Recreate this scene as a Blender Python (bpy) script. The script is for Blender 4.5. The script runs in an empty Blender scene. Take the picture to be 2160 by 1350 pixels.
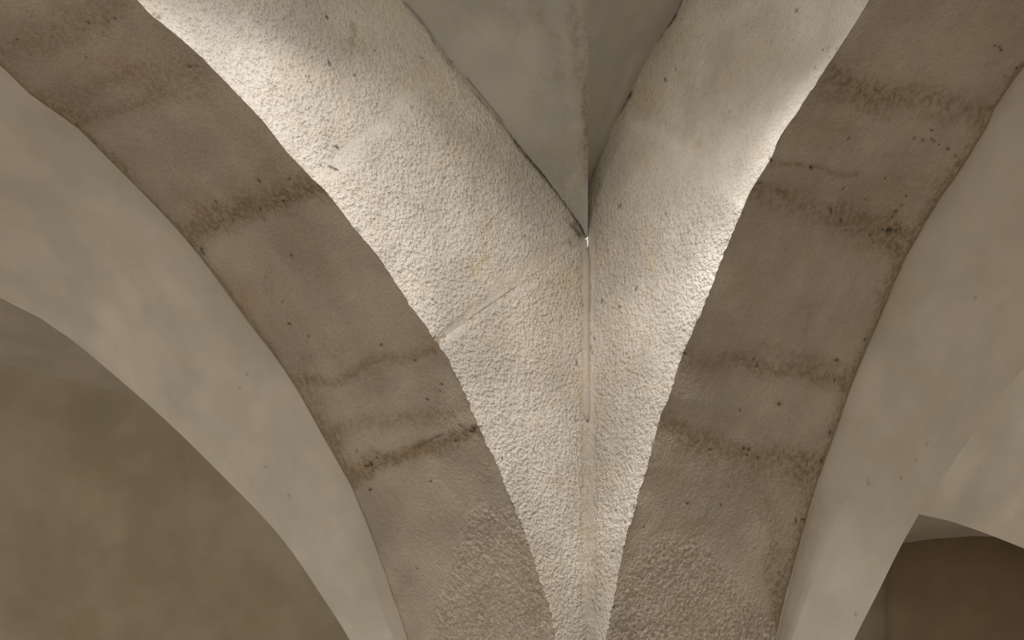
import bpy, math
import numpy as np

# ------------------------------------------------------------------ camera, world, lights, exposure
scene = bpy.context.scene
COL = scene.collection
F, YH, D, CAMZ = 2800.0, 1900.0, 5.0, 1.5        # focal length and horizon in pixels of 2160x1350, pier distance, eye height
cam_d = bpy.data.cameras.new('camera'); cam = bpy.data.objects.new('camera', cam_d); COL.objects.link(cam)
cam.location = (0, 0, CAMZ); cam.rotation_euler = (math.pi/2, 0, 0)
cam_d.sensor_width = 36.0; cam_d.lens = F/2160*36; cam_d.shift_y = (YH-675)/2160
cam_d.clip_start = 0.02
scene.camera = cam
vs = scene.view_settings
vs.view_transform = 'Standard'; vs.look = 'None'; vs.gamma = 1.0; vs.use_curve_mapping = False
vs.exposure = 0.0

world = bpy.data.worlds.new('world'); scene.world = world; world.use_nodes = True
bg = world.node_tree.nodes['Background']
bg.inputs[0].default_value = (1.0, 0.95, 0.86, 1); bg.inputs[1].default_value = 0.80

ANG = math.radians(37.0)
dL = np.array([-math.cos(ANG), -math.sin(ANG)]); dR = np.array([math.sin(ANG), -math.cos(ANG)])
bL, bR = -dR, -dL                                  # away from our bay
T = 0.84                                           # arch thickness
C = np.array([160/F*D, D])                         # inner corner of the pier (our bay)
ACC = 2.86; RAD = 2.75
ZL, ZR, ZG = 0.22, 0.49, 0.30                      # springing heights above the eye

def lamp(name, loc, target, size, power, color=(1, .95, .87), shape='SQUARE', spread=None, size_y=None):
    d = bpy.data.lights.new(name, 'AREA'); d.energy = power; d.size = size; d.color = color; d.shape = shape
    if size_y: d.shape = 'RECTANGLE'; d.size_y = size_y
    if spread: d.spread = spread
    o = bpy.data.objects.new(name, d); COL.objects.link(o); o.location = loc
    v = np.array(target, float)-np.array(loc, float)
    from mathutils import Vector
    o.rotation_euler = Vector(v).to_track_quat('-Z', 'Y').to_euler()
    return o
def P2(x, y, z):                                   # bay coordinates: x along dR, y along bR (=-dL), z above the eye
    q = C + x*dR + y*bR
    return (q[0], q[1], z+CAMZ)
def spot(name, x, s, z, power, half=65, blend=.35, radius=.13, tilt=(0, 0), color=(1, .985, 1.0)):
    """a downlight hung under our bay's vault: x out from the left arch's face, s out from the right arch's face"""
    d = bpy.data.lights.new(name, 'SPOT'); d.energy = power; d.spot_size = math.radians(2*half); d.spot_blend = blend
    d.shadow_soft_size = radius; d.color = color
    o = bpy.data.objects.new(name, d); COL.objects.link(o); o.location = P2(x, -s, z)
    from mathutils import Vector
    v = v3w(tilt[0]*dR+tilt[1]*dL)+np.array([0, 0, -1.])
    o.rotation_euler = Vector(v).to_track_quat('-Z', 'Y').to_euler()
    return o
def v3w(p): return np.array([p[0], p[1], 0.])
for x_, s_, z_, pw, half, bl, tx, ts in ((1.248, 1.747, 3.364, 1.123, 74.568, 0.817, -0.084, -0.071),
                                         (1.217, 0.716, 2.942, 0.375, 69.737, 0.645, -0.047, 0.057),
                                         (0.944, 0.59, 3.173, 0.588, 50.14, 0.189, 0.279, 0.105),
                                         (1.05, 1.521, 2.805, 0.294, 71.778, 0.224, -0.34, -0.033)):
    spot('downlight', x_, s_, z_, 72*pw, half=half, blend=bl, radius=.05, tilt=(tx, ts))
lamp('fill_light', (-5.6, 3.2, 1.6), (-1.0, 4.6, 3.6), 2.0, 21)  # unseen fill, added to brighten the left soffit and web
lamp('fill_light', (5.2, 2.6, 1.6), (1.9, 5.2, 3.6), 2.0, 10)  # unseen fill, added to lift the right bay
lamp('fill_up', (2.9, 7.3, 1.6), (3.6, 7.6, 5.0), 0.5, 2.4, spread=math.radians(80))  # no fixture here: added to brighten the far web
# added fill from behind the camera, an unseen lamp with no window
lamp('fill_light', (-1.6, -4.5, 2.0), (0.6, 5, 3.4), 4.0, 42)

# ------------------------------------------------------------------ noise
_rng = np.random.RandomState(7)
_perm = _rng.permutation(256); _perm = np.concatenate([_perm, _perm, _perm])
_grad = _rng.normal(size=(256, 3)); _grad /= np.linalg.norm(_grad, axis=1)[:, None]
def gnoise(p):
    p = np.asarray(p, float); i = np.floor(p).astype(int); f = p-i; i &= 255
    u = f*f*f*(f*(f*6-15)+10); out = 0
    for a in (0, 1):
        wa = u[..., 0] if a else 1-u[..., 0]
        for b in (0, 1):
            wb = u[..., 1] if b else 1-u[..., 1]
            for c in (0, 1):
                wc = u[..., 2] if c else 1-u[..., 2]
                h = _perm[_perm[_perm[(i[..., 0]+a) & 255]+((i[..., 1]+b) & 255)]+((i[..., 2]+c) & 255)]
                g = _grad[h]
                out = out + wa*wb*wc*(g[..., 0]*(f[..., 0]-a)+g[..., 1]*(f[..., 1]-b)+g[..., 2]*(f[..., 2]-c))
    return out*1.6
def fbm(p, wl, octv=3, seed=0.0, gain=.5):
    p = np.asarray(p, float)/wl+seed*17.31+100; a = 1.0; s = 0; t = 0
    for _ in range(octv):
        s = s+a*gnoise(p); t += a; a *= gain; p = p*2.03+5.7
    return s/t
def sstep(x, a, b):
    t = np.clip((x-a)/(b-a), 0, 1); return t*t*(3-2*t)

# ------------------------------------------------------------------ pixel <-> space
def proj(P):
    return np.stack([1080+F*P[..., 0]/P[..., 1], YH-F*(P[..., 2]-CAMZ)/P[..., 1]], -1)
def lift(px, org, d):
    """pixels on to the vertical plane through org along d -> (s, z)"""
    px = np.asarray(px, float); n = np.array([-d[1], d[0]])
    r = np.stack([(px[:, 0]-1080)/F, np.ones(len(px)), (YH-px[:, 1])/F], 1)
    t = (n@org)/(r[:, :2]@n)
    Q = r*t[:, None]
    return (Q[:, :2]-org)@d, Q[:, 2]

class Rib:
    """a curve in the vertical plane through org along d, polar about (c, zc); q<0 runs down the pier"""
    def __init__(s, px, org, d, c, zc, R=None, smooth=.012, k=1.0):
        s.org, s.d, s.c, s.zc = np.array(org), np.array(d), c, zc
        ss, z = lift(px, s.org, s.d); ss = ss/k; s.k = k
        th = np.arctan2(z-zc, c-ss); r = np.hypot(z-zc, c-ss)
        o = np.argsort(th); th, r = th[o], r[o]; s.t0, s.t1 = th[0], th[-1]
        R = R or float(np.median(r)); s.R = R
        g = np.linspace(-0.3, math.pi+.3, 4000)
        rr = np.interp(g, th, r)
        kn = np.exp(-.5*(np.arange(-60, 61)*(g[1]-g[0])/smooth)**2); kn /= kn.sum()
        # mild smoothing only, then blend out of frame to the mean radius
        rs = np.convolve(np.pad(rr, 60, 'edge'), kn, 'valid')
        w = sstep(g, s.t1, s.t1+.25)
        s.g, s.r = g, rs*(1-w)+R*w
        # below: keep the last radius
    def rad(s, q): return np.interp(q, s.g, s.r)
    def sz(s, q, dr=0.0):
        q = np.asarray(q, float); r = s.rad(np.maximum(q, 0))+dr
        S = np.where(q >= 0, s.c-r*np.cos(q), s.c-r)
        Z = np.where(q >= 0, s.zc+r*np.sin(q), s.zc+q*s.R)
        return S, Z
    def at(s, S, Z, off=None):
        p = s.org[None]+(S*s.k).reshape(-1, 1)*s.d[None]
        P = np.stack([p[:, 0], p[:, 1], Z.reshape(-1)+CAMZ], 1).reshape(S.shape+(3,))
        return P if off is None else P+off
    def pt(s, q, dr=0.0):
        return s.at(*s.sz(q, dr))
    def theta(s, px):
        ss, z = lift([px], s.org, s.d); ss = ss/s.k
        return float(np.arctan2(z-s.zc, s.c-ss)[0])

A_ = [(290,0),(317,30),(342,50),(400,98),(430,125),(470,165),(505,203),(540,240),(575,280),(605,320),(635,350),(662,380),(690,405),(720,445),(752,488),(775,515),(800,545),(840,605),(870,650),(893,682),(925,725),(950,765),(975,815),(990,850),(1005,890),(1018,918),(1045,970),(1075,1050),(1095,1095),(1120,1165),(1140,1225),(1165,1300),(1172,1350)]
B_ = [(0,140),(60,200),(110,235),(160,270),(215,325),(250,360),(290,400),(330,440),(380,495),(405,525),(440,570),(480,625),(520,680),(560,730),(600,785),(640,850),(670,905),(690,940),(715,985),(735,1020),(760,1080),(780,1130),(815,1230),(840,1300),(855,1350)]
A2 = [(1835,0),(1800,55),(1750,130),(1718,180),(1700,205),(1680,240),(1660,265),(1640,300),(1625,338),(1600,375),(1580,405),(1562,450),(1545,490),(1525,540),(1510,580),(1495,620),(1480,660),(1455,710),(1440,745),(1425,790),(1410,840),(1390,882),(1378,935),(1365,985),(1350,1030),(1340,1070),(1325,1120),(1315,1160),(1300,1235),(1290,1290),(1278,1350)]
B2 = [(2160,145),(2130,190),(2105,225),(2085,270),(2050,330),(2020,375),(1990,415),(1965,455),(1940,500),(1915,545),(1890,600),(1870,650),(1850,695),(1830,740),(1805,800),(1790,840),(1770,900),(1740,985),(1710,1075),(1690,1150),(1670,1225),(1650,1300),(1640,1350)]
E_ = [(845,0),(880,38),(910,75),(943,125),(985,172),(1020,215),(1055,255),(1090,300),(1110,325),(1140,360),(1170,400),(1195,435),(1220,465),(1238,495)]
E2 = [(1437,0),(1420,38),(1400,65),(1375,105),(1345,160),(1325,205),(1300,250),(1285,285),(1270,320),(1248,372)]
G_ = [(0,625),(50,650),(100,680),(150,715),(205,765),(250,800),(300,845),(350,885),(400,935),(450,985),(500,1035),(545,1080),(590,1130),(625,1178),(660,1230),(695,1285),(740,1350)]
G2 = [(2160,770),(2120,825),(2080,880),(2040,935),(2000,990),(1965,1045),(1940,1085),(1920,1118),(1900,1150),(1880,1195),(1860,1240),(1830,1295),(1800,1350)]

# ------------------------------------------------------------------ materials
def plaster(name, base, dark=(.180, .160, .122), rough_bump=.5, fine=1.0, streak=None, var=.12, bdist=.010, mott=0.0):
    m = bpy.data.materials.new(name); m.use_nodes = True; nt = m.node_tree; N = nt.nodes; L = nt.links
    b = N['Principled BSDF']; b.inputs['Roughness'].default_value = .92; b.inputs['Specular IOR Level'].default_value = .15
    tc = N.new('ShaderNodeTexCoord')
    def noise(scale, detail=4, rough=.55, dist=0., mp=None):
        n = N.new('ShaderNodeTexNoise'); n.inputs['Scale'].default_value = scale; n.inputs['Detail'].default_value = detail
        n.inputs['Roughness'].default_value = rough; n.inputs['Distortion'].default_value = dist
        L.new(mp if mp else tc.outputs['Object'], n.inputs['Vector']); return n.outputs['Fac']
    def ramp(src, a, b_, c0=(0, 0, 0, 1), c1=(1, 1, 1, 1)):
        r = N.new('ShaderNodeMapRange'); r.inputs[1].default_value = a; r.inputs[2].default_value = b_; r.interpolation_type = 'SMOOTHSTEP'
        L.new(src, r.inputs[0]); return r.outputs[0]
    def math_(op, a, b_):
        n = N.new('ShaderNodeMath'); n.operation = op
        for i, v in enumerate((a, b_)):
            if isinstance(v, (int, float)): n.inputs[i].default_value = v
            else: L.new(v, n.inputs[i])
        return n.outputs[0]
    def mix(f, a, b_, t='MIX'):
        n = N.new('ShaderNodeMix'); n.data_type = 'RGBA'; n.blend_type = t; n.clamp_factor = True
        for i, v in ((0, f), (6, a), (7, b_)):
            if isinstance(v, (int, float)): n.inputs[i].default_value = v
            elif isinstance(v, tuple): n.inputs[i].default_value = tuple(v)+((1,) if len(v) == 3 else ())
            else: L.new(v, n.inputs[i])
        return n.outputs[2]
    def attr(nm):
        n = N.new('ShaderNodeAttribute'); n.attribute_name = nm; return n.outputs['Fac']
    lo = tuple(c*(1-var*1.6) for c in base); hi = tuple(min(1, c*(1+var)) for c in base)
    col = mix(ramp(noise(2.3, 5, .6), .35, .65), lo, hi)
    warm = (base[0]*1.0, base[1]*.90, base[2]*.74)
    col = mix(math_('MULTIPLY', ramp(noise(4.1, 6, .65, .6), .5, .72), .55), col, warm)
    if streak:                                         # brushed / weathered streaks
        mp = N.new('ShaderNodeMapping'); mp.inputs['Scale'].default_value = streak; L.new(tc.outputs['Object'], mp.inputs[0])
        col = mix(math_('MULTIPLY', ramp(noise(3.0, 6, .7, 0, mp.outputs[0]), .45, .75), .35), col, tuple(c*.80 for c in base))
    # attributes: stain (dirt), ochre, pale wash and painted crest light, pit
    st = attr('stain')
    brk = ramp(noise(46, 5, .75, .4), .40, .62)
    col = mix(math_('MULTIPLY', st, math_('ADD', .40, math_('MULTIPLY', brk, .75))), col, tuple(base[i]*dark[i]/.34 for i in range(3)))
    col = mix(math_('MULTIPLY', attr('ochre'), math_('ADD', .35, math_('MULTIPLY', brk, .65))), col, (base[0]*.90, base[1]*.74, base[2]*.50))
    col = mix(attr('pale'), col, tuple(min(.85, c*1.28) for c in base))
    # sparse dark specks
    vo = N.new('ShaderNodeTexVoronoi'); vo.inputs['Scale'].default_value = 14; L.new(tc.outputs['Object'], vo.inputs['Vector'])
    vo.inputs['Randomness'].default_value = 1
    sp = math_('MULTIPLY', ramp(vo.outputs['Distance'], .06, .03), ramp(noise(2.1, 2), .56, .66))
    col = mix(math_('MULTIPLY', sp, .3*fine), col, tuple(c*.35 for c in base))
    col = mix(attr('pit'), col, (.035, .026, .017))
    fleck = math_('MULTIPLY', ramp(noise(110, 3, .6), .60, .70), math_('ADD', .22, math_('MULTIPLY', st, .6)))
    col = mix(math_('MULTIPLY', fleck, fine), col, tuple(c*.55 for c in base))
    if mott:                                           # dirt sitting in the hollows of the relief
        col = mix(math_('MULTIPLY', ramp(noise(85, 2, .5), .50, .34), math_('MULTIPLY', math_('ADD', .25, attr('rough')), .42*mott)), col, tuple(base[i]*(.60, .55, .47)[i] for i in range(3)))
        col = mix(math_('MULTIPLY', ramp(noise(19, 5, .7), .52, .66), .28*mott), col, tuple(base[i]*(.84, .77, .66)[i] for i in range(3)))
    L.new(col, b.inputs['Base Color'])
    # relief
    h1 = noise(85, 2, .5); h2 = noise(210, 2, .6); h3 = noise(9, 3, .5)
    hh = math_('ADD', math_('MULTIPLY', h1, math_('ADD', .35, attr('rough'))), math_('MULTIPLY', h2, .30))
    hh = math_('ADD', hh, math_('MULTIPLY', h3, .9*.010/bdist))
    bp = N.new('ShaderNodeBump'); bp.inputs['Strength'].default_value = rough_bump; bp.inputs['Distance'].default_value = bdist
    L.new(hh, bp.inputs['Height']); L.new(bp.outputs[0], b.inputs['Normal'])
    return m
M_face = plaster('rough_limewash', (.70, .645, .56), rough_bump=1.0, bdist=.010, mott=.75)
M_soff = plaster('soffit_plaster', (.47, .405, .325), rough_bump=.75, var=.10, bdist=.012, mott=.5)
M_web = plaster('smooth_plaster', (.60, .545, .465), rough_bump=.10, fine=.35, var=.06)
M_vault = plaster('grey_plaster', (.49, .462, .412), rough_bump=.12, fine=.35, var=.08)
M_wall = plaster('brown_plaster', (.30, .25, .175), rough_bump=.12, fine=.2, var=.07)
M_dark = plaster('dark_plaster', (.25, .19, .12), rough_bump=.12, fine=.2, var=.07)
M_joint = plaster('joint_mortar', (.56, .50, .42), rough_bump=.5, fine=.6)
M_floor = plaster('floor_stone', (.42, .37, .31), rough_bump=.3, fine=.4)

# ------------------------------------------------------------------ wear maps: places on the surfaces, found through the pixels that show them
def seg_dist(p, a, b):
    a, b = np.array(a, float), np.array(b, float); ab = b-a; t = np.clip(((p-a)@ab)/(ab@ab), 0, 1)
    return np.linalg.norm(p-(a+t[..., None]*ab), axis=-1)
def line_mask(p, pts, w, soft=1.0):
    d = np.min([seg_dist(p, pts[i], pts[i+1]) for i in range(len(pts)-1)], axis=0)
    return np.exp(-(d/w)**2)
def blob(p, x, y, rx, ry, ang=0):
    c, s = math.cos(math.radians(ang)), math.sin(math.radians(ang)); q = p-np.array([x, y])
    u = (q[..., 0]*c+q[..., 1]*s)/rx; v = (-q[..., 0]*s+q[..., 1]*c)/ry
    return np.exp(-(u*u+v*v))

# ------------------------------------------------------------------ mesh helpers
def grid_normals(P):
    du = np.gradient(P, axis=0); dv = np.gradient(P, axis=1)
    n = np.cross(du, dv); n /= np.maximum(np.linalg.norm(n, axis=-1, keepdims=True), 1e-9)
    return n
def mesh_from_grid(name, P, mat, parent=None, toward=None, attrs=None, skirt=None, smooth=True):
    """P: (nu,nv,3). toward: direction the visible side looks. skirt: vector (or grid of vectors) the borders are turned back by."""
    nu, nv = P.shape[:2]
    idx = np.arange(nu*nv).reshape(nu, nv)
    V = [P.reshape(-1, 3)]; q = [np.stack([idx[:-1, :-1], idx[1:, :-1], idx[1:, 1:], idx[:-1, 1:]], -1).reshape(-1, 4)]
    n = grid_normals(P)
    flip = toward is not None and (n*toward).sum(-1).mean() < 0
    A = {k: [np.broadcast_to(v, (nu, nv)).reshape(-1)] for k, v in (attrs or {}).items()}
    if skirt is not None:
        border = np.concatenate([idx[:, 0], idx[-1, 1:], idx[-2::-1, -1], idx[0, -2:0:-1]])
        sk = np.broadcast_to(skirt, P.shape).reshape(-1, 3)[border]
        base = len(V[0]); V += [V[0][border], V[0][border]+sk]
        for k in A: A[k] += [A[k][0][border]]*2
        m = len(border); j = np.arange(m); jn = (j+1) % m
        q.append(np.stack([base+jn, base+j, base+m+j, base+m+jn], -1)[:, ::-1])
    V = np.concatenate(V); Q = np.concatenate(q)
    if flip: Q = Q[:, ::-1]
    me = bpy.data.meshes.new(name); me.vertices.add(len(V)); me.vertices.foreach_set('co', V.astype(np.float32).ravel())
    me.loops.add(Q.size); me.loops.foreach_set('vertex_index', Q.astype(np.int32).ravel())
    me.polygons.add(len(Q)); me.polygons.foreach_set('loop_start', np.arange(0, Q.size, 4, dtype=np.int32))
    me.update(calc_edges=True)
    if smooth: me.polygons.foreach_set('use_smooth', np.ones(len(Q), bool))
    for k in A:
        a = me.attributes.new(k, 'FLOAT', 'POINT'); a.data.foreach_set('value', np.concatenate(A[k]).astype(np.float32))
    me.materials.append(mat)
    o = bpy.data.objects.new(name, me); COL.objects.link(o)
    if parent: o.parent = parent; o.matrix_parent_inverse = parent.matrix_world.inverted()
    return o
def poly_mesh(name, V, Fc, mat, parent=None):
    me = bpy.data.meshes.new(name); me.from_pydata([tuple(map(float, v)) for v in V], [], Fc); me.update(); me.materials.append(mat)
    o = bpy.data.objects.new(name, me); COL.objects.link(o)
    if parent: o.parent = parent; o.matrix_parent_inverse = parent.matrix_world.inverted()
    return o
def thing(name, label, cat, loc, group=None):
    o = bpy.data.objects.new(name, None); COL.objects.link(o); o.location = loc; o.empty_display_size = .2
    o['label'] = label; o['category'] = cat
    if group: o['group'] = group
    bpy.context.view_layer.update()
    return o
def xyz(p2, z): return np.array([p2[0], p2[1], z+CAMZ])
def v3(p2, z=0.): return np.array([p2[0], p2[1], z])

# ------------------------------------------------------------------ ribs
ribA = Rib(A_, C, dL, ACC, ZL, smooth=.004); ribB = Rib(B_, C+T*bL, dL, ACC, ZL, R=ribA.R, smooth=.004)
ribA2 = Rib(A2, C, dR, ACC, ZR, smooth=.004); ribB2 = Rib(B2, C+T*bR, dR, ACC, ZR, R=ribA2.R, smooth=.004)
ribE = Rib(E_, C, dL, ACC, ZL, smooth=.006); ribE2 = Rib(E2, C, dR, ACC, ZR, smooth=.006)
def outer_sz(ribE, q):
    """outer edge of an arch face: the pier corner s=0 below, the crack under the vault above"""
    S, Z = ribE.sz(q); q = np.asarray(q, float)
    q0 = np.maximum(q, 0); zc_ = ribE.zc+ribE.c*np.tan(np.minimum(q0, 1.4)); zc_ = np.where(q < 0, ribE.zc+q*ribE.R, zc_)
    low = (ribE.c/np.cos(np.minimum(q0, 1.4)) < ribE.rad(q0)) & (q0 < 1.4)
    return np.where(low, 0.0, S), np.where(low, zc_, Z)

STEP = 0.0048                                     # about 2.6 px at the pier
def face_relief(P, rough):
    r = .0040*fbm(P, .14, 2, 1)+rough*(.0024*fbm(P, .018, 1, 2)+.0014*fbm(P, .0125, 1, 3))+.0008*fbm(P, .02, 2, 9)
    return r
def build_face(side, arch):
    A, E, d, nrm = (ribA, ribE, dL, dR) if side == 'L' else (ribA2, ribE2, dR, dL)
    out_dir = v3(nrm)                              # faces our bay
    if side == 'L':   # joints: (arris px, outer px, gap)
        joints = [((1005, 865), (1239, 888), .001), ((948, 702), (1239, 502), .0026), ((655, 372), (905, 190), .001)]
        qlo, qhi = A.theta((1172, 1350))-.05, A.theta((290, 0))+.06
    else:
        joints = [((1390, 905), (1241, 895), .001), ((1440, 748), (1241, 700), .001), ((1575, 430), (1290, 262), .001)]
        qlo, qhi = A.theta((1278, 1350))-.05, A.theta((1835, 0))+.06
    def q_out(px):
        return A.theta(px)
    rungs = [(-.005, -.005, 0), (qlo, qlo, 0)]+[(A.theta(a), q_out(b), g) for a, b, g in joints]+[(qhi, qhi, 0), (math.pi/2, math.pi/2, .004), (math.pi*.75, math.pi*.75, .004), (math.pi+.005, math.pi+.005, 0)]
    # the first rung pair (under the picture) belongs to the lowest stone; keep it coarse by merging with it
    for k in range(len(rungs)-1):
        (qa0, qo0, g0), (qa1, qo1, g1) = rungs[k], rungs[k+1]
        visible = 1 <= k <= len(rungs)-5
        vis = visible
        st = STEP if vis else .04
        nu = max(4, int(abs(qa1-qa0+qo1-qo0)/2*A.R*1.12/st)); 
        So, Zo = outer_sz(E, (qo0+qo1)/2); Si, Zi = A.sz((qa0+qa1)/2)
        wid = .75 if k > 3 else .6
        nv = max(6, int(wid/st))
        u = np.linspace(0, 1, nu); v = np.linspace(0, 1, nv)
        ga0, ga1 = max(g0-.001, 0)/A.R, max(g1-.001, 0)/A.R
        qa = qa0+ga0+(qa1-ga1-qa0-ga0)*u; qo = qo0+ga0+(qo1-ga1-qo0-ga0)*u
        Si, Zi = A.sz(qa, .001); So, Zo = outer_sz(E, qo); So = np.where(So > 0, So-.0, So); Zo = np.where(So > 0, Zo+.02, Zo)
        S = Si[:, None]*(1-v)+So[:, None]*v; Z = Zi[:, None]*(1-v)+Zo[:, None]*v
        P = A.at(S, Z)
        px = proj(P)
        # relief
        att = face_wear(side, P, px)
        h = face_relief(P, att['rough'])
        # rounded edges at the joints
        arc = A.R*1.1
        du0 = u*abs(qa1-qa0)*arc; du1 = (1-u)*abs(qa1-qa0)*arc
        def edge(dd, w, dep, g): return -dep*(1-sstep(dd, 0, w)) if g > 0 else 0*dd
        h = h+edge(du0, .030, .0050 if g0 > .002 else .0012, g0)[:, None]+edge(du1, .022, .0045 if g1 > .002 else .0012, g1)[:, None]
        # arris: ragged edge, rolled back a little
        dA = v*np.median(np.hypot(Si-So, Zi-Zo))
        rag = (.002+.006*sstep(px[:, :1, 1], 450, 800))*fbm(P[:, :1], .035, 3, 5)+(.0015+.0065*sstep(px[:, :1, 1], 450, 750))*fbm(P[:, :1], .020, 2, 6)
        inward = np.exp(-(dA/.02)**2)[None]*rag
        rdir = np.stack([-(A.c-S), Z-A.zc], -1); rdir /= np.linalg.norm(rdir, axis=-1, keepdims=True)
        Pm = P + out_dir*(h-.002*np.exp(-(dA/.005)**2)[None])[..., None]
        Pm = Pm + (v3(d)*rdir[..., :1]+np.array([0, 0, 1.])*rdir[..., 1:])*inward[..., None]
        sk = np.zeros(P.shape)-out_dir*.03; radout = v3(d)*rdir[..., :1]*1.0+np.array([0, 0, 1.])*rdir[..., 1:]; sk[:, 0] += radout[:, 0]*.035
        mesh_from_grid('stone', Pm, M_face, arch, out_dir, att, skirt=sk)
    # mortar behind the joints
    q = np.linspace(-.005, math.pi+.005, 160); v = np.linspace(.012, 1, 12)
    Si, Zi = A.sz(q, .012); So, Zo = outer_sz(E, q)
    S = Si[:, None]*(1-v)+So[:, None]*v; Z = Zi[:, None]*(1-v)+Zo[:, None]*v
    mesh_from_grid('mortar', A.at(S, Z)-out_dir*.0062, M_joint, arch, out_dir, skirt=-out_dir*.03)

def face_wear(side, P, px):
    z = np.zeros(P.shape[:2]); n1 = fbm(P, .25, 3, 11); n2 = fbm(P, .06, 3, 12)
    w = px+np.stack([fbm(P, .12, 2, 13), fbm(P, .12, 2, 14)], -1)*22
    att = dict(rough=z+1.0, stain=z.copy(), ochre=z.copy(), pale=z.copy(), pit=z.copy())
    R = att['rough']; S = att['stain']; O = att['ochre']; PL = att['pale']; X = att['pit']
    if side == 'L':
        R *= 1-.65*blob(w, 830, 60, 170, 110, 30)
        R *= 1-.75*line_mask(w, [(640, 385), (720, 330), (850, 220), (900, 150)], 26)
        R *= 1-.8*line_mask(w, [(940, 705), (1060, 600), (1180, 520), (1238, 500)], 14)
        R *= 1-.5*line_mask(px, [(290, 0), (510, 220), (700, 430), (850, 640)], 22)
        R *= 1-.8*sstep(px[..., 0], 1222, 1232)*sstep(px[..., 1], 1350, 1250)
        for x, y, rx, ry, a, s in [(752, 62, 8, 14, 20, .8), (760, 85, 30, 25, 0, .25), (577, 192, 7, 9, 0, .6), (735, 90, 60, 30, 40, .25), (870, 150, 120, 60, 45, .25), (780, 100, 90, 60, 30, .2), (820, 415, 25, 25, 0, .18), (990, 440, 120, 40, 45, .12), (1150, 640, 70, 60, 0, .15), (1100, 700, 120, 80, 0, .12)]:
            S += s*blob(w, x, y, rx, ry, a)
        for x, y, rx, ry, a, s in [(752, 65, 9, 8, 0, .8), (577, 190, 9, 10, 0, .6), (1020, 520, 14, 60, 8, .55), (1000, 560, 30, 30, 0, .4), (830, 290, 12, 25, 20, .3), (1180, 600, 60, 40, 0, .3), (1150, 560, 50, 40, 0, .22), (1110, 720, 80, 60, 0, .2), (1000, 330, 60, 20, 50, .15), (930, 180, 60, 25, 50, .25), (1225, 830, 10, 90, 0, .35)]:
            O += s*blob(w, x, y, rx, ry, a)
        S += .30*sstep(px[..., 0], 1216, 1234)*sstep(px[..., 1], 880, 920)
        cr0 = px+np.stack([fbm(P, .05, 2, 33), fbm(P, .05, 2, 34)], -1)*4
        crack = line_mask(px+np.stack([fbm(P, .05, 2, 31), fbm(P, .05, 2, 32)], -1)*3, [(1090, 300), (1110, 325), (1170, 400), (1220, 465), (1238, 495)], 5)
        X += .95*crack
        X += .75*line_mask(w+0, [(1220, 470), (1236, 500)], 5)+.6*line_mask(cr0, [(850, 5), (910, 78), (943, 128), (985, 175), (1055, 258), (1090, 303)], 2.6)*(.3+.7*sstep(fbm(P, .10, 2, 35), -.2, .2))
        S += .4*line_mask(w, [(920, 95), (1000, 195), (1100, 310), (1180, 410), (1235, 480)], 12)
        dots = [(335, 35, 6), (325, 30, 4), (755, 488, 4), (505, 203, 3.5), (625, 340, 3), (1203, 510, 3.5), (1222, 516, 3), (1070, 598, 2), (1135, 585, 3), (444, 127, 2.4), (570, 232, 2), (827, 259, 2.4), (800, 303, 2), (821, 308, 2), (747, 337, 2.4), (938, 375, 3), (922, 371, 2.2), (891, 121, 2.2), (887, 119, 2), (705, 309, 3), (711, 313, 2.6), (690, 316, 2.2), (1105, 500, 3), (1120, 487, 3), (1130, 478, 2.5), (1155, 700, 2.2), (1008, 905, 7), (1003, 890, 4), (1015, 899, 4), (925, 722, 4.5), (918, 712, 3), (904, 697, 3), (1092, 1080, 3), (640, 355, 3), (650, 365, 3), (661, 372, 2.5)]
    else:
        R *= 1-.80*sstep(w[..., 1], 480, 330)
        R *= 1-.7*line_mask(w, [(1330, 250), (1420, 300), (1480, 350), (1560, 400)], 26)
        R *= 1-.8*sstep(px[..., 0], 1262, 1250)*sstep(px[..., 1], 450, 520)
        R *= 1-.4*sstep(px[..., 0], 1230, 1260)*line_mask(px, [(1300, 1180), (1262, 1350)], 26)
        R *= 1-.55*blob(px, 1420, 740, 60, 40)
        S += .30*sstep(px[..., 0], 1266, 1246)*sstep(px[..., 1], 880, 920)
        PL += .35*line_mask(w, [(1330, 250), (1420, 300), (1480, 350), (1560, 420)], 18)+.35*blob(w, 1670, 40, 70, 90, 20)+.25*blob(w, 1480, 100, 30, 120, 25)
        for x, y, rx, ry, a, s in [(1420, 120, 60, 120, 20, .28), (1380, 250, 60, 40, 30, .22), (1660, 120, 40, 60, 20, .28), (1640, 60, 40, 40, 0, .2), (1500, 180, 60, 120, 25, .2), (1300, 420, 40, 80, 10, .14), (1260, 430, 14, 100, 0, .3), (1290, 650, 30, 90, 0, .12), (1270, 960, 20, 110, 0, .16), (1262, 1230, 24, 110, 0, .42), (1262, 980, 10, 120, 0, .22)]:
            S += s*blob(w, x, y, rx, ry, a)
        for x, y, rx, ry, a, s in [(1608, 95, 9, 8, 0, .85), (1635, 105, 25, 7, 20, .5), (1665, 125, 16, 6, 40, .4), (1518, 20, 8, 12, 0, .6), (1440, 160, 12, 9, 0, .5), (1468, 305, 5, 13, 10, .8), (1478, 330, 6, 4, 0, .7), (1600, 325, 12, 9, 0, .6), (1583, 128, 12, 8, 0, .45), (1430, 75, 30, 50, 20, .25), (1400, 200, 30, 40, 20, .2), (1300, 700, 40, 90, 0, .18), (1275, 560, 20, 60, 0, .18), (1265, 860, 14, 50, 0, .2)]:
            O += s*blob(w, x, y, rx, ry, a)
        cr = px+np.stack([fbm(P, .05, 2, 33), fbm(P, .05, 2, 34)], -1)*4
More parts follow.
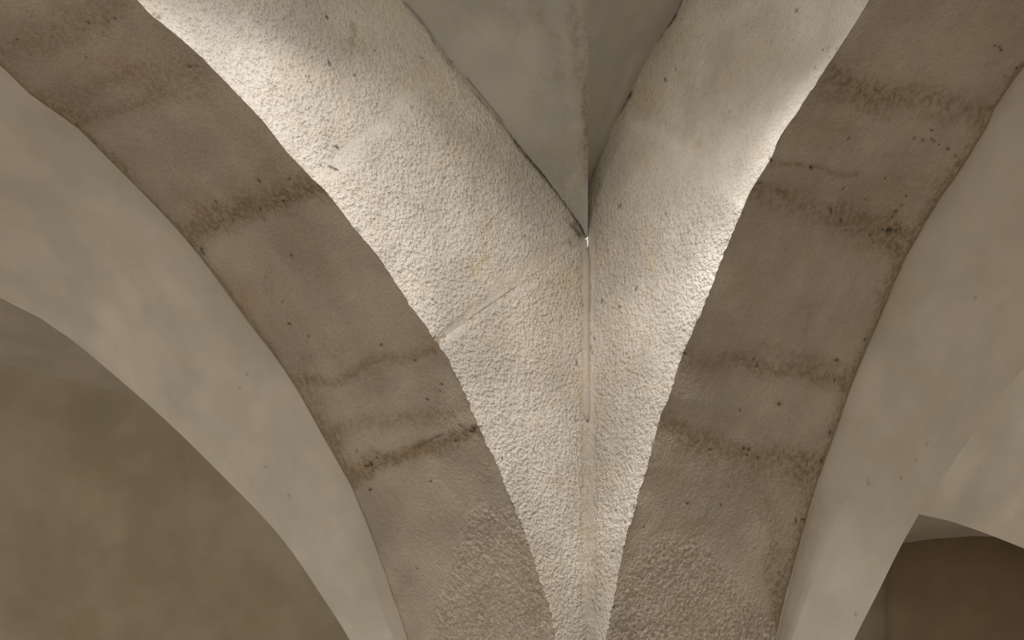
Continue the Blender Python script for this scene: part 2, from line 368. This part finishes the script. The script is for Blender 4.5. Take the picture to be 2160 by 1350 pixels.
        X += .9*line_mask(cr, [(1437, 0), (1420, 38), (1395, 70)], 3.2)+.8*line_mask(cr, [(1395, 70), (1345, 160), (1325, 205), (1300, 250), (1270, 320), (1248, 372)], 3.0)*(.35+.65*sstep(fbm(P, .10, 2, 35), -.2, .2))
        X += .8*blob(px, 1330, 200, 5, 9, 25)
        S += .35*line_mask(w, [(1437, 0), (1345, 160), (1270, 320), (1250, 400)], 9)
        dots = [(1425, 146, 2.6), (1403, 166, 3.2), (1402, 170, 2.5), (1538, 236, 3), (1659, 226, 2), (1681, 20, 3.5), (1680, 25, 2.5), (1747, 100, 2.2), (1747, 120, 2), (1745, 108, 2), (1620, 318, 2.5), (1626, 335, 5), (1405, 452, 2.4), (1395, 485, 2), (1436, 748, 4.5), (1425, 742, 3), (1418, 747, 3), (1338, 1068, 4.5), (1300, 1077, 3), (1305, 1081, 2.4), (1294, 1163, 3), (1290, 1175, 3), (1297, 1214, 3.2), (1284, 1226, 2.4), (1246, 705, 2.6), (1247, 733, 3), (1250, 745, 2.6), (1240, 905, 4), (1330, 955, 2), (1325, 885, 2.5), (1318, 1100, 2.4), (1250, 1268, 2.4), (1266, 1283, 2), (1232, 1150, 2)]
    wf = px+np.stack([fbm(P, .018, 2, 15), fbm(P, .018, 2, 16)], -1)*5
    for x, y, r in dots: X += .8*np.exp(-((wf-np.array([x, y]))**2).sum(-1)/(r*r*.6))
    # loose small holes
    X += .8*sstep(fbm(P, .03, 2, 21+(side == 'R')), .52, .60)*sstep(fbm(P, .5, 2, 23), .0, .3)
    for k in ('stain', 'ochre', 'pale', 'pit', 'rough'): att[k] = np.clip(att[k], 0, 1)
    return att

def soffit_wear(side, P, px, v, strk):
    z = np.zeros(P.shape[:2])
    w = px+np.stack([fbm(P, .2, 3, 41), fbm(P, .2, 3, 42)], -1)*26
    w2 = px+np.stack([fbm(P, .05, 2, 43), fbm(P, .05, 2, 44)], -1)*12
    att = dict(rough=z+.25, stain=z.copy(), ochre=z.copy(), pale=z.copy(), pit=z.copy())
    R = att['rough']; S = att['stain']; O = att['ochre']; X = att['pit']
    nz = fbm(P, .35, 3, 45)
    S += .26*sstep(nz, -.05, .5)
    S += .42*sstep(strk, .28, .62)*sstep(fbm(P, .22, 2, 47), -.25, .35)
    if side == 'L':
        for pts, wd, s in [([(0, 110), (150, 60), (230, 10)], 45, .45), ([(100, 250), (200, 180), (300, 150), (420, 150)], 26, .35), ([(150, 255), (260, 235), (330, 190), (430, 200)], 24, .40),
                           ([(395, 500), (480, 450), (560, 420), (690, 395)], 32, .62), ([(430, 460), (560, 450), (640, 400)], 22, .3),
                           ([(620, 790), (700, 800), (780, 770), (920, 735)], 13, .45), ([(690, 930), (740, 900), (860, 880), (990, 870)], 18, .42), ([(720, 1010), (800, 975), (890, 950), (1005, 915)], 15, .75), ([(760, 965), (860, 945), (960, 915)], 12, .35),
                           ([(0, 145), (110, 240), (215, 330), (400, 530), (560, 735), (690, 945), (740, 1020)], 14, .55), ([(640, 760), (690, 900), (730, 1000)], 26, .35)]:
            S += 1.25*s*line_mask(w, pts, wd)
        for x, y, rx, ry, a, s in [(160, 260, 25, 12, 45, .6), (100, 205, 30, 12, 40, .4), (430, 440, 40, 25, 0, .5), (120, 25, 20, 12, 0, .5), (770, 985, 22, 12, 0, 1.), (890, 955, 40, 14, -15, .8), (795, 790, 14, 12, 0, .5), (850, 875, 14, 16, 0, .5), (930, 720, 16, 14, 0, .6), (985, 830, 30, 20, 0, .4), (510, 620, 10, 25, -20, .4), (700, 580, 20, 40, -30, .25)]:
            O += .7*s*blob(w2, x, y, rx, ry, a); S += .3*s*blob(w2, x, y, rx, ry, a)
        X += .4*line_mask(w2*.3+px*.7, [(870, 947), (905, 932), (935, 916)], 2.5)
        X += .45*line_mask(w2, [(160, 265), (230, 330), (300, 400)], 2.5)*sstep(fbm(P, .08, 2, 46), -.1, .3)
        dots = [(230, 46, 3.6), (246, 37, 2.4), (37, 84, 2.4), (182, 125, 3), (400, 140, 3), (415, 138, 3.5), (544, 380, 4.5), (548, 384, 3), (402, 520, 5), (405, 525, 4), (615, 540, 3.4), (595, 637, 2.4), (610, 683, 3.2), (652, 710, 3.6), (807, 728, 2.6), (653, 751, 2), (810, 756, 2), (925, 770, 2), (928, 825, 3), (932, 812, 2.2), (900, 842, 3.2), (752, 952, 3), (782, 980, 5), (775, 985, 4), (910, 1015, 2), (560, 585, 2), (780, 1035, 2.8), (1000, 905, 6), (1008, 897, 5), (992, 912, 4), (800, 1160, 2), (880, 1200, 2), (640, 850, 3), (225, 345, 3)]
        R += .95*np.clip(sstep(w[..., 1], 1030, 1110)*sstep(w[..., 0]-(1000-(w[..., 1]-1040)*.34), -25, 25)*sstep((1112+(w[..., 1]-1100)*.25)-w[..., 0], -30, 20), 0, 1)
    else:
        for pts, wd, s in [([(1740, 140), (1800, 180), (1900, 195), (1980, 210), (2100, 240)], 26, .6), ([(1720, 190), (1820, 220), (1990, 250), (2080, 260)], 22, .3), ([(1600, 400), (1680, 430), (1780, 470), (1920, 510)], 30, .62), ([(1770, 440), (1880, 480), (1910, 540)], 30, .35),
                           ([(1630, 345), (1700, 345), (1800, 375)], 7, .45), ([(1440, 755), (1560, 765), (1680, 790), (1815, 815)], 24, .6), ([(1600, 730), (1780, 770)], 16, .3), ([(1400, 890), (1500, 930), (1600, 955), (1750, 965)], 26, .62), ([(1430, 940), (1560, 1000), (1700, 1000)], 30, .35),
                           ([(2160, 150), (2040, 345), (1930, 515), (1830, 735), (1740, 985), (1650, 1310)], 22, .55), ([(1330, 1090), (1300, 1240)], 20, .35), ([(1620, 1050), (1640, 1290)], 22, .4), ([(1690, 1000), (1650, 1250)], 30, .3)]:
            S += 1.2*s*line_mask(w, pts, wd)
        for x, y, rx, ry, a, s in [(1810, 525, 20, 14, 0, .5), (1840, 510, 40, 30, 0, .3), (1640, 850, 10, 8, 0, .5), (1700, 345, 25, 6, 10, .5), (1430, 980, 40, 30, 0, .3), (1590, 960, 60, 14, 10, .4), (1860, 470, 30, 14, 0, .4)]:
            O += .6*s*blob(w2, x, y, rx, ry, a); S += .3*s*blob(w2, x, y, rx, ry, a)
        dots = [(1790, 293, 4.2), (1712, 355, 4), (1710, 355, 3), (1920, 184, 4), (1928, 180, 4.5), (1934, 183, 3), (1890, 196, 3.4), (1905, 210, 2.5), (2108, 100, 3.6), (2112, 107, 3.4), (2100, 97, 2.4), (1930, 290, 3.6), (1945, 295, 3.6), (1965, 294, 3.6), (1972, 298, 3), (1980, 305, 2), (2000, 314, 4.8), (2017, 330, 3), (1965, 275, 2.6), (2038, 311, 2.4), (1880, 486, 6), (1872, 487, 5), (1890, 486, 4), (1862, 483, 3), (1900, 484, 3), (1845, 480, 2.5), (1895, 405, 2.4), (1911, 413, 3.4), (1866, 377, 3), (1901, 433, 2.8), (1890, 446, 3), (1886, 450, 2.6), (1883, 457, 2.2), (1778, 400, 2.4), (1780, 397, 2), (1827, 421, 2), (1750, 440, 4), (1752, 446, 3), (1775, 467, 3), (1834, 495, 2.5), (1626, 338, 5), (1567, 450, 2.5), (1560, 865, 3), (1598, 770, 4), (1643, 852, 4), (1765, 760, 5), (1570, 945, 4), (1580, 950, 3.5), (1575, 960, 3), (1600, 965, 3), (1752, 913, 3.4), (1768, 885, 2.6), (1732, 973, 3.6), (1500, 950, 3), (1450, 1063, 3), (1522, 1066, 3), (1537, 1026, 2.6), (1640, 1060, 2), (1593, 1158, 3), (1696, 1097, 3), (1358, 1112, 3), (1340, 1070, 4.5), (1292, 1280, 4), (1445, 745, 4), (1745, 115, 2.2), (2120, 160, 2.4), (2146, 145, 2.6)]
        R += .95*np.clip(sstep(w[..., 1], 1085, 1170)*sstep((1450+(w[..., 1]-1100)*.85)-w[..., 0], -45, 45)*sstep(w[..., 0]-(1400-(w[..., 1]-1100)*.6), -40, 30), 0, 1)
    eL = [(0, 145), (60, 203), (110, 240), (160, 275), (215, 328), (290, 404), (400, 525), (480, 628), (560, 733), (640, 853), (690, 943), (735, 1020)]
    eR = [(2160, 147), (2105, 228), (2050, 333), (1990, 418), (1940, 503), (1915, 548), (1870, 653), (1830, 742), (1790, 842), (1740, 987), (1690, 1152), (1645, 1320)]
    S += .75*line_mask(w2*.6+px*.4, eL if side == 'L' else eR, 17)*(.65+.35*sstep(fbm(P, .12, 2, 49), -.3, .3)); O += .3*line_mask(w2*.6+px*.4, eL if side == 'L' else eR, 12)
    wd = px+np.stack([fbm(P, .018, 2, 15), fbm(P, .018, 2, 16)], -1)*5
    for x, y, r in dots: X += 1.0*np.exp(-((wd-np.array([x, y]))**2).sum(-1)/(r*r*.6))
    X += .7*sstep(fbm(P, .035, 2, 51), .50, .60)*sstep(S, .25, .6)
    for k in ('stain', 'ochre', 'pit', 'rough'): att[k] = np.clip(att[k], 0, 1)
    return att

def build_soffit(side, arch):
    A, B, d, back = (ribA, ribB, dL, bL) if side == 'L' else (ribA2, ribB2, dR, bR)
    if side == 'L':
        joints = [((1010, 910), (735, 1015), .001), ((925, 745), (640, 842), .001), ((690, 400), (405, 520), .001), ((470, 160), (160, 268), .001)]
        qlo, qhi = min(A.theta((1172, 1350)), B.theta((855, 1350)))-.05, max(A.theta((290, 0)), B.theta((0, 140)))+.06
    else:
        joints = [((1395, 865), (1762, 930), .001), ((1440, 745), (1815, 790), .001), ((1562, 450), (1925, 525), .001), ((1625, 338), (2010, 390), .001), ((1725, 172), (2100, 238), .001)]
        qlo, qhi = min(A.theta((1278, 1350)), B2_.theta((1640, 1350)))-.05, max(A.theta((1835, 0)), B.theta((2160, 145)))+.06
    rungs = [(-.005, -.005, 0), (qlo, qlo, 0)]+[(A.theta(a), B.theta(b), g) for a, b, g in joints]+[(qhi, qhi, 0), (math.pi/2, math.pi/2, .002), (math.pi*.75, math.pi*.75, .002), (math.pi+.005, math.pi+.005, 0)]
    for k in range(len(rungs)-1):
        (qa0, qo0, g0), (qa1, qo1, g1) = rungs[k], rungs[k+1]
        vis = 1 <= k <= len(rungs)-5
        st = STEP if vis else .04
        nu = max(4, int(abs(qa1-qa0+qo1-qo0)/2*A.R/st)); nv = max(6, int(T/(STEP*1.15 if vis else .05)))
        u = np.linspace(0, 1, nu); v = np.linspace(0, 1, nv)
        ga0, ga1 = max(g0-.001, 0)/A.R, max(g1-.001, 0)/A.R
        qa = qa0+ga0+(qa1-ga1-qa0-ga0)*u; qo = qo0+ga0+(qo1-ga1-qo0-ga0)*u
        PA = A.pt(qa, .0015)+v3(back)*.004; PB = B.pt(qo, 0)
        P = PA[:, None]*(1-v)[None, :, None]+PB[:, None]*v[None, :, None]
        px = proj(P)
        arc_ = (qa[:, None]*(1-v)+qo[:, None]*v)*A.R
        ac = np.stack([arc_/.055, np.broadcast_to(v*T/.014, arc_.shape), 0*arc_+3.3+(side == 'R')], -1)
        strk = fbm(ac, 1.0, 3, 48)
        att = soffit_wear(side, P, px, v, strk)
        qq = (qa[:, None]*(1-v)+qo[:, None]*v)
        nrm = (v3(d)[None, None]*np.cos(qq)[..., None]-np.array([0, 0, 1.])*np.sin(qq)[..., None])   # towards the arch centre
        rg = att['rough']
        ridg = (1-np.abs(fbm(P, .019, 2, 61))*2.2)
        h = .0010*strk+.0045*fbm(P, .22, 2, 60)+.0012*fbm(P, .05, 2, 62)+.0011*fbm(P, .018, 2, 63)+sstep(rg, .35, 1.)*(.0038*np.maximum(ridg, .25)+.0024*fbm(P, .014, 1, 64))-.006*att['pit']
        L_ = abs(qa1-qa0)*A.R; d0 = u*L_; d1 = (1-u)*L_
        if g0 > 0: h = h-(.0010*(1-sstep(d0, 0, .03)))[:, None]
        if g1 > 0: h = h-(.0010*(1-sstep(d1, 0, .02)))[:, None]
        # slight step: each stone sits a little proud or shy
        att['pale'] = att['pale']+.9*sstep(rg, .4, 1.)*sstep(ridg+.9*fbm(P, .018, 2, 64), .62, 1.0)  # lit look of the rough crests, painted in as a paler tint
        h = h+.0008*(((k*7) % 3)-1)
        # soft far edge
        h = h-(.010*np.exp(-((1-v)*T/.014)**2))[None]+(.004*fbm(PB, .05, 3, 66))[:, None]*np.exp(-((1-v)*T/.03)**2)[None]
        # taper at near edge so it stays behind the ragged arris
        h = h*sstep(v*T, -.02, .03)[None]
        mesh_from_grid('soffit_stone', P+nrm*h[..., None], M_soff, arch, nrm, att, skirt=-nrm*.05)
    q = np.linspace(-.005, math.pi+.005, 200); v = np.linspace(.02, .985, 8)
    PA = A.pt(q, .014); PB = B.pt(q, .012)
    P = PA[:, None]*(1-v)[None, :, None]+PB[:, None]*v[None, :, None]
    mesh_from_grid('soffit_mortar', P, M_soff, arch, v3(d)*0+np.array([0, 0, -1.]), dict(stain=.7))
    # far face of the arch, up to its vault
    v = np.linspace(0, 1, 6); PA = B.pt(q, .004); PB = B.pt(q, .75)
    Pf = PA[:, None]*(1-v)[None, :, None]+PB[:, None]*v[None, :, None]
    mesh_from_grid('far_face', Pf, M_web, arch, v3(back))
B2_ = ribB2

archL = thing('arch', 'broad rough-plastered arch rising to the left, its face the brightest and widest lit band', 'arch', xyz(C+T/2*bL, ZL))
archR = thing('arch', 'steeper plastered arch rising to the right, narrow lit face and dark soffit with black pits', 'arch', xyz(C+T/2*bR, ZR))
build_face('L', archL); build_soffit('L', archL)
build_face('R', archR); build_soffit('R', archR)

# ------------------------------------------------------------------ our bay's vault (two webs meet on the groin)
gdir = -C/np.linalg.norm(C)
def smooth_wear(P, px, seed, amount=.25):
    z = np.zeros(P.shape[:2]); n = fbm(P, .8, 4, seed)
    return dict(stain=np.clip(amount*sstep(n, 0., .6), 0, 1), rough=z, ochre=z, pale=np.clip(.5*sstep(fbm(P, .5, 3, seed+.5), .1, .5), 0, 1), pit=z.copy())
vault = thing('vault', 'smooth grey groin vault wedged between the two bright arch faces at the top', 'vault', xyz(C+ACC*dL+ACC*dR, 3.8))
def groin_lambda(z):
    t = np.maximum(z-2.5, 0)
    return .7*t+1.65*t*t
def web_own(rib, d, seed):
    # rib parameter from the corner upwards
    qs = np.linspace(0.5, math.pi/2, 2000); So, Zo = outer_sz(rib, qs)
    q0 = qs[np.argmax(Zo > 2.50)]
    q = np.concatenate([np.linspace(q0, q0+.42, 190), np.linspace(q0+.42, math.pi/2, 40)[1:]])
    S, Z = outer_sz(rib, q); S[0] = 0
    edge = rib.at(S, Z)
    Zg = Z+(3.867-Z[-1])*sstep(Z, 3.1, Z[-1]); lam = groin_lambda(Zg)
    cen = C+ACC*dL+ACC*dR; gl = np.linalg.norm(cen-C)
    lam = np.minimum(lam, gl)
    t = sstep(lam, .9, gl)[:, None]
    g2 = C[None]+gdir[None]*lam[:, None]
    # slide from the line of sight on to the true diagonal
    diag = (cen-C)/gl; g2b = C[None]+diag[None]*lam[:, None]
    g2 = g2*(1-t)+g2b*t
    gp = np.concatenate([g2, (Zg+CAMZ)[:, None]], 1)
    v = np.linspace(0, 1, 90)
    other = dR if d is dL else dL
    P = edge[:, None]*(1-v)[None, :, None]+gp[:, None]*v[None, :, None]
    P[:, 0] -= v3(other)*.04
    px = proj(P)
    n = grid_normals(P); n = n*np.sign((n*np.array([0, 0, -1.])).sum(-1, keepdims=True)+1e-9)
    att = smooth_wear(P, px, seed, .15)
    w = px+np.stack([fbm(P, .15, 3, 71), fbm(P, .15, 3, 72)], -1)*12
    if seed == 1:
        att['stain'] = att['stain']+.45*line_mask(w, [(1210, 0), (1215, 110), (1235, 200), (1236, 360)], 13)+.3*line_mask(w, [(1130, 0), (1170, 90), (1190, 160)], 22)+.35*blob(w, 1190, 400, 50, 90, 20)+.2*blob(w, 1110, 300, 60, 90)
        att['stain'] = att['stain']+.30*sstep(fbm(P, .16, 4, 75), .05, .5)*sstep(fbm(P, .7, 2, 76), -.2, .4)+.22*blob(w, 1060, 30, 60, 40)+.15*blob(w, 960, 60, 30, 40)
        att['pale'] = att['pale']+sstep(fbm(P, .09, 3, 77), -.25, .35)*(.26*line_mask(w, [(1180, 30), (1200, 160), (1215, 260)], 15)+.22*line_mask(w, [(1240, 330), (1190, 420), (1170, 450)], 10))
        att['pit'] = att['pit']+.7*line_mask(px+(w-px)*.1, [(855, 8), (890, 48), (943, 125), (952, 132)], 3.0)+.6*line_mask(px+(w-px)*.1, [(985, 165), (1060, 255)], 1.6)
        att['stain'] = att['stain']+.55*line_mask(px, [(1236, 0), (1237, 380)], 8)
    else:
        att['pale'] = att['pale']+.3*line_mask(w, [(1340, 120), (1270, 300)], 10)
    # the webs start just inside the arch face; thin relief
    h = .004*fbm(P, .3, 2, 73)+.0008*fbm(P, .06, 2, 74)
    h = h*(np.clip(np.sin(v*math.pi), 0, 1)[None]**.5)*sstep(lam, 0, .3)[:, None]
    for k_ in att: att[k_] = np.clip(att[k_], 0, 1)
    return mesh_from_grid('web', P+n*h[..., None], M_vault, vault, np.array([0, 0, -1.]), att), P
wl, PL_ = web_own(ribE, dL, 1); wr, PR_ = web_own(ribE2, dR, 2)
# the other half of each web, mirrored across the middle of the bay
cen3 = v3(C+ACC*dL+ACC*dR)
def mirrored(P, axis):
    a = v3(axis); rel = P-cen3; k = (rel*a).sum(-1, keepdims=True)
    return P-2*k*a
for P_, ax in ((PL_, dL), (PR_, dR)):
    Pc = P_[::4, ::6]
    mesh_from_grid('web', mirrored(Pc, ax), M_vault, vault, np.array([0, 0, -1.]))
    for ax2 in (dR if ax is dL else dL,):
        mesh_from_grid('web', mirrored(Pc, ax2), M_vault, vault, np.array([0, 0, -1.]))
        mesh_from_grid('web', mirrored(mirrored(Pc, ax2), ax), M_vault, vault, np.array([0, 0, -1.]))

# ------------------------------------------------------------------ neighbouring vaults
def neighbour(side):
    B = ribB if side == 'L' else ribB2
    back = bL if side == 'L' else bR
    d = dL if side == 'L' else dR
    org = C+T*back; gd = d+back; gd = gd/np.linalg.norm(gd)
    G = Rib(G_ if side == 'L' else G2, org, gd, ACC, ZG, smooth=.06, k=math.sqrt(2))
    par = vaultL if side == 'L' else vaultR
    q = np.concatenate([np.linspace(-.02, .95, 260), np.linspace(.95, math.pi/2, 30)[1:]])
    top = B.pt(q, .10)+v3(back)*.004; 
    # low down the web starts right at the soffit edge and eases out to the extrados
    gp = G.pt(q)
    v = np.linspace(0, 1, 110)
    P = top[:, None]*(1-v)[None, :, None]+gp[:, None]*v[None, :, None]
    px = proj(P); att = smooth_wear(P, px, 3 if side == 'L' else 4, .18)
    n = grid_normals(P); n = n*np.sign((n*np.array([0, 0, -1.])).sum(-1, keepdims=True)+1e-9)
    # soft rounding towards the groin + gentle trowel waves
    h = .006*fbm(P, .5, 2, 80)+.0015*fbm(P, .1, 2, 81)
    r = v*1.0
    w = px
    for x, y, rr in ([(330, 740, 2), (505, 820, 2), (520, 790, 2), (560, 985, 2.2), (610, 1045, 3), (612, 1055, 2)] if side == 'L' else [(1955, 936, 3), (1932, 970, 3), (1900, 1008, 2.4), (1832, 1020, 2.4), (1805, 1296, 3), (2058, 627, 3), (1830, 1010, 2)]):
        att['pit'] = att['pit']+.55*np.exp(-((w-np.array([x, y]))**2).sum(-1)/(rr*rr))
    if side == 'R': att['stain'] = att['stain']+.25*line_mask(px, [(1730, 1050), (1700, 1160)], 30)
    rd = .010*np.exp(-((1-v)/.015)**2)
    P = P+n*(h-0*rd[None])[..., None]
    mesh_from_grid('web', P, M_web, par, np.array([0, 0, -1.]), att)
    mid = v3(org+ACC*d+ACC*back); Pc = P[::6, ::8]
    def mir(Pm, ax): a = v3(ax); return Pm-2*((Pm-mid)*a).sum(-1, keepdims=True)*a
    mesh_from_grid('web', mir(Pc, d), M_web, par, np.array([0, 0, -1.]))
    # second web, behind the groin, over to the arch that springs away from us
    b_edge_s, b_edge_z = G.sz(q)
    far = v3(org)[None]+v3(back)[None]*b_edge_s[:, None]+np.array([0, 0, 1.])[None]*(b_edge_z+CAMZ)[:, None]
    v = np.linspace(0, 1, 20)
    P = gp[::3, None]*(1-v)[None, :, None]+far[::3, None]*v[None, :, None]
    mesh_from_grid('web', P+np.array([0, 0, .001]), M_web, par, np.array([0, 0, -1.]))
    if side == 'R': mesh_from_grid('web', mir(P[::2, ::2], back), M_web, par, np.array([0, 0, -1.]))
    return G
vaultL = thing('vault', 'smooth beige vault of the left side bay, curved groin edge against the brown wall', 'vault', xyz(C+T*bL+ACC*dL+ACC*bL, 3.2))
vaultR = thing('vault', 'smooth beige vault of the right side bay, thin pale groin line along its lower edge', 'vault', xyz(C+T*bR+ACC*dR+ACC*bR, 3.2))
GL = neighbour('L'); GR = neighbour('R')

# ------------------------------------------------------------------ pier under the arches
z0 = -CAMZ
pa = ACC-ribA.rad(0); pb = ACC-ribA2.rad(0)
def Q(x, y): return C+x*dL+y*dR
pa, pb = float(pa), float(pb)
poly = [Q(0, 0), Q(pa, 0), Q(pa, -T), Q(0, -T), Q(0, -T-pa), Q(-T, -T-pa), Q(-T, -T), Q(-T-pa, -T), Q(-T-pa, 0), Q(-T, 0), Q(-T, pb), Q(0, pb)]
pier = thing('pier', 'rough plastered pier from which both arches and all the vaults spring', 'pier', xyz(C+T/2*(bL+bR), z0))
n_ = len(poly); zt = .48
V = [xyz(p, z0+.12) for p in poly]+[xyz(p, ZL-.015 if i in (1, 2) else (ZR-.015 if i in (10, 11) else ZL-.015)) for i, p in enumerate(poly)]
poly_mesh('shaft', V, [tuple([i, (i+1) % n_, n_+(i+1) % n_, n_+i]) for i in range(n_)]+[tuple(range(n_, 2*n_))], M_face, pier)
cc = C+T/2*(bL+bR); pb2 = [cc+(p-cc)*1.06 for p in poly]
V = [xyz(p, z0) for p in pb2]+[xyz(p, z0+.12) for p in pb2]
poly_mesh('plinth', V, [tuple([i, (i+1) % n_, n_+(i+1) % n_, n_+i]) for i in range(n_)]+[tuple(range(n_, 2*n_))], M_face, pier)
# smooth mortar fillet run down the inner corner
zz = np.linspace(float(lift([(1240, 888)], C, dL)[1][0]), float(lift([(1240, 522)], C, dL)[1][0]), 300)
v = np.linspace(0, 1, 15)
wl_ = .025+.006*fbm(np.stack([zz*0, zz*0, zz], 1), .2, 2, 90)
pz = YH-F*zz/D
wl_ = wl_*sstep(pz, 518, 560)*sstep(pz, 892, 872)**.5+.001
dl = np.stack([wl_]*2, 1)
P = np.zeros((len(zz), 15, 3))
for j, t in enumerate(v):
    a = (1-t)**1.0; b_ = t
    off = C[None]+dL[None]*(wl_*a*a)[:, None]+dR[None]*((wl_*.6)*b_*b_)[:, None]+(dL+dR)[None]*(.006*math.sin(math.pi*t))
    P[:, j, :2] = off; P[:, j, 2] = zz+CAMZ
fn = v3((dL+dR)/np.linalg.norm(dL+dR))
P = P+fn*(.0012*fbm(P, .05, 2, 91)+.0030-.006*(np.abs(v-.5)*2)[None]**3)[..., None]
fa = dict(stain=np.clip(.12+.35*sstep(proj(P)[..., 0], 1236, 1243)*sstep(proj(P)[..., 1], 900, 700), 0, 1), rough=0*P[..., 0])
mesh_from_grid('corner_fillet', P, M_joint, pier, fn, fa)

# ------------------------------------------------------------------ far parts of the hall
def ray(px, py, y): return np.array([(px-1080)/F*y, y, (YH-py)/F*y+CAMZ])
# right: a vault far behind with a curved lower edge, the shaded lunette under it and the wall
far = thing('vault', 'pale far vault seen past the right groin line, above the shaded lunette', 'vault', ray(2160, 900, 8))
lo = [(1840, 1062), (1890, 1070), (1940, 1085), (2000, 1098), (2060, 1118), (2110, 1137), (2160, 1157), (2260, 1205), (2400, 1290)]
lop = np.array(lo, float); tt = np.linspace(0, len(lo)-1, 60)
lx = np.interp(tt, range(len(lo)), lop[:, 0]); ly = np.interp(tt, range(len(lo)), lop[:, 1])
depth = 7.6+(lx-1840)/560*1.2
low = np.stack([ray(a, b_, y) for a, b_, y in zip(lx, ly, depth)])
v = np.linspace(0, 1, 40)
rise = np.stack([-.25*v, -1.9*v, 2.1*np.sin(v*1.3)/math.sin(1.3)], 1)
P = low[:, None]+rise[None]
P[:, :, 0] += (v*.5)[None]*0
mesh_from_grid('web', P, M_web, far, np.array([0, -1., -.2]), smooth_wear(P, proj(P), 6, .1))
tc_ = [(1760, 1168), (1840, 1162), (1905, 1156), (1960, 1150), (2050, 1146), (2110, 1149), (2160, 1156), (2260, 1185), (2400, 1240)]
tcp = np.array(tc_, float); tx = np.interp(tt, range(len(tc_)), tcp[:, 0]); ty = np.interp(tt, range(len(tc_)), tcp[:, 1])
wallY = 9.4
topc = np.stack([ray(a, b_, wallY) for a, b_ in zip(tx, ty)])
v = np.linspace(0, 1, 24)
P = low[:, None]*(1-v)[None, :, None]+topc[:, None]*v[None, :, None]
P[:, :, 2] += (.10*np.sin(v*math.pi))[None]
mesh_from_grid('lunette', P, M_web, far, np.array([0, -.3, -1.]))

def set_struct(o): o['kind'] = 'structure'; return o
def box(name, lo_, hi_, mat, rot=0, origin=(0, 0, 0)):
    x0, y0, z0_ = lo_; x1, y1, z1 = hi_
    V = [(x0, y0, z0_), (x1, y0, z0_), (x1, y1, z0_), (x0, y1, z0_), (x0, y0, z1), (x1, y0, z1), (x1, y1, z1), (x0, y1, z1)]
    o = poly_mesh(name, V, [(0, 3, 2, 1), (4, 5, 6, 7), (0, 1, 5, 4), (1, 2, 6, 5), (2, 3, 7, 6), (3, 0, 4, 7)], mat)
    return o
def wavy_wall(name, x0, x1, zt_, y0, y1, mat, seed):
    """a plastered wall: gently uneven face towards us, thickness behind"""
    nx = max(8, int(abs(x1-x0)/.06)); nz = 60
    x = np.linspace(x0, x1, nx); z = np.linspace(0, 1, nz)
    P = np.zeros((nx, nz, 3)); P[..., 0] = x[:, None]; P[..., 1] = np.linspace(y0, y1, nx)[:, None]
    P[..., 2] = z[None]*np.broadcast_to(zt_, (nx,))[:, None]
    P[..., 1] += .010*fbm(P, 1.1, 3, seed)+.002*fbm(P, .2, 2, seed+1)
    a = smooth_wear(P, proj(P), seed, .35)
    return set_struct(mesh_from_grid(name, P, mat, None, np.array([0, -1., 0]), a, skirt=np.array([0, .4, 0.])))
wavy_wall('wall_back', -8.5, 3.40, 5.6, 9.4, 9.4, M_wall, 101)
# the right part stands a little forward of it, its top follows the lunette
nx = max(8, int((5.6-2.56)/.06))
xr = np.linspace((1882-1080)/F*9.3, 5.6, nx)
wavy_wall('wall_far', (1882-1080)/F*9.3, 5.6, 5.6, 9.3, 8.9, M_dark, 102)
# left: sliver of the far vault above the brown wall
vfl = thing('vault', 'dim sliver of a far vault above the brown wall at the left edge', 'vault', ray(0, 690, 9))
tx = np.array([-420, -200, -60, 0, 60, 120, 200, 280, 380, 520]); ty = np.array([660, 690, 712, 722, 732, 748, 768, 800, 850, 930])
xx = np.linspace(-420, 520, 60); yy = np.interp(xx, tx, ty)
low = np.stack([ray(a, b_, 9.33) for a, b_ in zip(xx, yy)]); v = np.linspace(0, 1, 24)
P = low[:, None]+np.stack([0*v, -2.2*np.sin(v*1.2)/math.sin(1.2)*.9, 1.1*v**.8], 1)[None]
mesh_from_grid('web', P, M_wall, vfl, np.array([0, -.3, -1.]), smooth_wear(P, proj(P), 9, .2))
P = np.stack([np.stack([low[:, 0], low[:, 1]-.035*k, low[:, 2]-.035+.035*k], 1) for k in np.linspace(0, 1, 5)], 1)
mesh_from_grid('moulding', P, M_web, vfl, np.array([0, -1., -1.]))
set_struct(box('floor', (-9, -7, -.2), (8.8, 9.8, 0), M_floor))
set_struct(box('dimming_wall_right', (8.2, -7, 0), (8.6, 8.8, 4.2), M_web))  # unseen wall, added to hold back world light from the right
